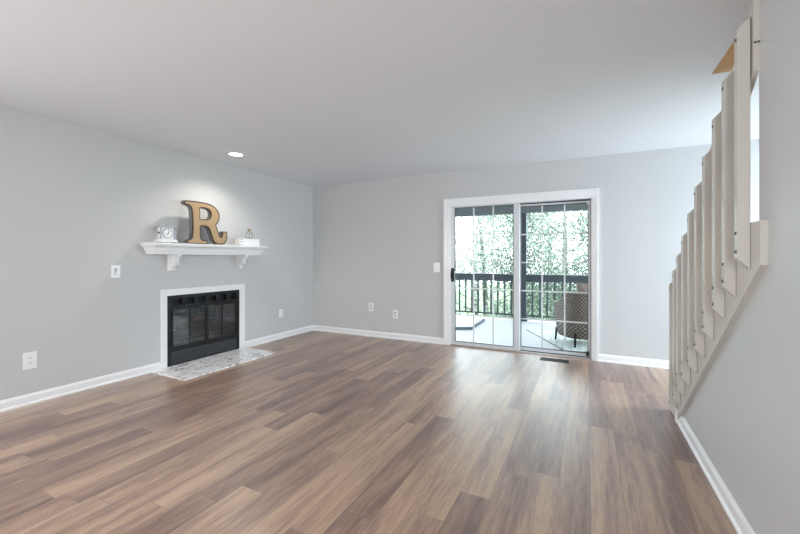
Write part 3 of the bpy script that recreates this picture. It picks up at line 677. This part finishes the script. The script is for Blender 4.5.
# low pale platform at left
t = root('deck_mat', (-2.4, 6.9, DK), 'low pale pad with dark grey edge lying on the deck at the left', 'mat')
def para(e): return [(-3.1 + e, 5.75 + e * 0.5), (-1.795 - e, 6.44 + e * 0.7), (-1.825 - e, 7.451 - e), (-3.1 + e, 7.451 - e)]
B().prism(para(0), 'z', DK, DK + 0.045).out('edge_band', M['rubber'], t); B().prism(para(0.03), 'z', DK + 0.045, DK + 0.052).out('top', M['pale'], t)

# wicker tub chair, seen from behind; local frame: +v forward
cc = Vector((-0.05, 6.11, DK + 0.008)); f_ = Vector((-0.52, 0.85, 0)).normalized(); s_ = Vector((f_.y, -f_.x, 0))
ch = root('wicker_chair', cc, 'brown wicker tub chair on the deck, its woven back towards the glass door', 'chair')
def loc(a, b_, z): return cc + s_ * a + f_ * b_ + Vector((0, 0, z))
def shell(name, prof, a0_, a1_, n_, m, closed=False, uvs=(60, 16)):
    """prof(t)->(list of (outset, z)) swept round the tub"""
    bm = bmesh.new(); uv = bm.loops.layers.uv.new(); rows = []
    for i in range(n_ + 1):
        u = i / n_; a = a0_ + (a1_ - a0_) * u; rows.append([bm.verts.new(loc(*p)) for p in prof(a)])
    k = len(rows[0])
    for i in range(n_):
        for j in range(k):
            f = bm.faces.new((rows[i][j], rows[i + 1][j], rows[i + 1][(j + 1) % k], rows[i][(j + 1) % k])); f.smooth = True
            for lp, (uu, vv) in zip(f.loops, ((i, j), (i + 1, j), (i + 1, j + 1), (i, j + 1))): lp[uv].uv = (uu / n_ * uvs[0], vv / k * uvs[1])
    bm.faces.new(rows[0]); bm.faces.new(rows[-1])
    q = B(); q.bm.free(); q.bm = bm; return q.out(name, m, ch)
def sup(a, rx_, ry_):   # rounded outline
    c_, s2 = math.cos(a), math.sin(a); e = 0.72
    return (rx_ * math.copysign(abs(c_) ** e, c_), ry_ * math.copysign(abs(s2) ** e, s2))
def tub(a):   # a: -PI/2 is the back centre
    k = max(0, min(1, (math.cos((a + PI / 2) * 1.0) + 0.15) / 0.62)); k = k * k * (3 - 2 * k)
    top = 0.60 + 0.17 * k; fl = 1.0
    out = []; zs = [0.30 + (top - 0.30) * i / 12 for i in range(13)]
    for z in zs:
        w = 0.92 + 0.08 * (z - 0.30) / (top - 0.30); x_, y_ = sup(a, 0.385 * w, 0.375 * w); out.append((x_, y_, z))
    for z in reversed(zs):
        w = 0.92 + 0.08 * (z - 0.30) / (top - 0.30) - 0.10; x_, y_ = sup(a, 0.385 * w, 0.375 * w); out.append((x_, y_, z))
    return out
shell('woven_back', tub, -PI - 0.62, 0.62, 48, M['wicker'], uvs=(28, 20))
shell('woven_skirt', lambda a: [(*sup(a, 0.315, 0.305), 0.115), (*sup(a, 0.355, 0.345), 0.31), (*sup(a, 0.31, 0.30), 0.38), (*sup(a, 0.28, 0.26), 0.115)], 0, 2 * PI, 40, M['wicker'], uvs=(30, 14))
for a, b_ in ((-0.265, -0.25), (0.265, -0.25), (-0.265, 0.26), (0.265, 0.26)):
    B().tube([loc(a, b_, 0.20), loc(a * 1.06, b_ * 1.06, 0.004)], 0.016, 10, rs=[0.02, 0.014]).out('leg', M['black'], ch)
bm = bmesh.new(); bmesh.ops.create_cube(bm, size=1)
for v in bm.verts: v.co = loc(v.co.x * 0.46, v.co.y * 0.44 + 0.03, 0.385 + 0.055 + v.co.z * 0.11)
q = B(); q.bm.free(); q.bm = bm; o = q.out('seat_cushion', M['cushion'], ch); bv = o.modifiers.new('r', 'BEVEL'); bv.width = 0.04; bv.segments = 4
# pillow leaning on the back
bm = bmesh.new(); bmesh.ops.create_grid(bm, x_segments=14, y_segments=14, size=0.5); top_ = list(bm.verts)
g = bmesh.ops.extrude_face_region(bm, geom=list(bm.faces)); ex = [v for v in g['geom'] if isinstance(v, bmesh.types.BMVert)]
def puff(v, s): 
    u, w = v.co.x * 2, v.co.y * 2; return s * 0.07 * (1 - u ** 4) * (1 - w ** 4) + s * 0.004
for v in bm.verts: v.co.z = puff(v, 1 if v in ex else -1)
for v in bm.verts:
    u, w = v.co.x, v.co.y; k = 1 - 0.10 * (1 - abs(2 * w)) * abs(2 * u) ; k2 = 1 - 0.10 * (1 - abs(2 * u)) * abs(2 * w)
    h_ = w * 0.40 * k2; d_ = v.co.z
    v.co = loc(0.03 + u * 0.42 * k, -0.155 + h_ * 0.12 + d_, 0.70 + h_)
q = B(); q.bm.free(); q.bm = bm; o = q.out('throw_pillow', M['pillow'], None, True); setp(o, 'dusty mauve throw pillow propped against the wicker chair back', 'pillow')

# ------------------------------------------------------------------ trees
def tree(x, y, h, spread, n, m, leaf, lab, seed, low=0.15):
    rnd = random.Random(seed); t = root('tree', (x, y, -3), lab, 'tree', 'trees beyond the deck')
    b = B(); z0 = -3; top = z0 + h
    bend = rnd.uniform(-0.4, 0.4)
    tr = [(x + bend * (k / 6) ** 2, y, z0 + h * 0.85 * k / 6) for k in range(7)]
    b.tube(tr, 0.1, 8, rs=[0.13 * (1 - k / 8) + 0.015 for k in range(7)])
    tips = []
    for k in range(20):
        u = rnd.uniform(low, 0.85); i = min(5, int(u / 0.86 * 6)); p = Vector(tr[i]).lerp(Vector(tr[i + 1]), rnd.random())
        a = rnd.uniform(0, 2 * PI); L_ = spread * rnd.uniform(0.45, 1.0) * (1.15 - u * 0.5)
        q1 = p + Vector((math.cos(a) * L_ * 0.5, math.sin(a) * L_ * 0.5, L_ * 0.28)); q2 = p + Vector((math.cos(a) * L_, math.sin(a) * L_, L_ * 0.45))
        b.tube([p, q1, q2], 0.02, 5, rs=[0.035, 0.02, 0.006]); tips += [p.lerp(q1, 0.6), q1, q1.lerp(q2, 0.5), q2]
    b.out('trunk', M['bark'], t)
    vs, fs = [], []
    for k in range(int(n * 5.5)):
        c_ = rnd.choice(tips); p = c_ + Vector((rnd.gauss(0, 1), rnd.gauss(0, 1), rnd.gauss(0, 0.8))) * spread * 0.22
        r1 = Vector((rnd.gauss(0, 1), rnd.gauss(0, 1), rnd.gauss(0, 1))).normalized(); r2 = r1.cross(Vector((rnd.gauss(0, 1), rnd.gauss(0, 1), rnd.gauss(0, 1)))).normalized()
        s1 = leaf * rnd.uniform(0.6, 1.3); s2 = s1 * 0.5; i = len(vs)
        vs += [p - r1 * s1, p - r2 * s2, p + r1 * s1, p + r2 * s2]; fs.append((i, i + 1, i + 2, i + 3))
    me = bpy.data.meshes.new('foliage'); me.from_pydata([tuple(v) for v in vs], [], fs)
    o = link('foliage', me, m, t); return t
TR = [(-6.6, 13.5, 7.2, 2.1, 2600, 'leafB'), (-4.9, 11.6, 6.4, 1.8, 2600, 'leafA'), (-3.3, 13.8, 7.4, 2.2, 3000, 'leafB'), (-2.0, 11.8, 6.6, 1.7, 2600, 'leafA'),
      (-0.7, 14.2, 7.2, 2.2, 3000, 'leafB'), (0.5, 12.0, 6.2, 1.8, 2600, 'leafA'), (2.0, 13.4, 7.4, 2.2, 2600, 'leafB'), (-8.5, 17.5, 8.6, 2.6, 2600, 'leafA'), (-5.0, 18.5, 9.0, 2.8, 2600, 'leafB'), (-1.5, 19.0, 8.8, 2.8, 2600, 'leafA'), (1.6, 18.0, 8.4, 2.6, 2600, 'leafA')]
LB = ['pale leafy tree at the far left beyond the deck railing', 'dark leafy tree seen through the left glass panel edge', 'pale leafy tree seen through the middle of the left glass panel', 'darker green tree behind the mullion between the glass panels', 'pale leafy tree right behind the porch post',
      'darker green tree behind the wicker chair', 'pale leafy tree at the far right beyond the railing', 'far dark tree at the left behind the front row of trees', 'far pale tree behind the left glass panel trees', 'far dark tree behind the porch post tree', 'far dark tree behind the trees on the right']
for i, (a, (x_, y_, h_, sp_, n_, m_)) in enumerate(zip(LB, TR)): tree(x_, y_, h_, sp_, n_, M[m_], 0.043, a, 30 + i, low=0.12)
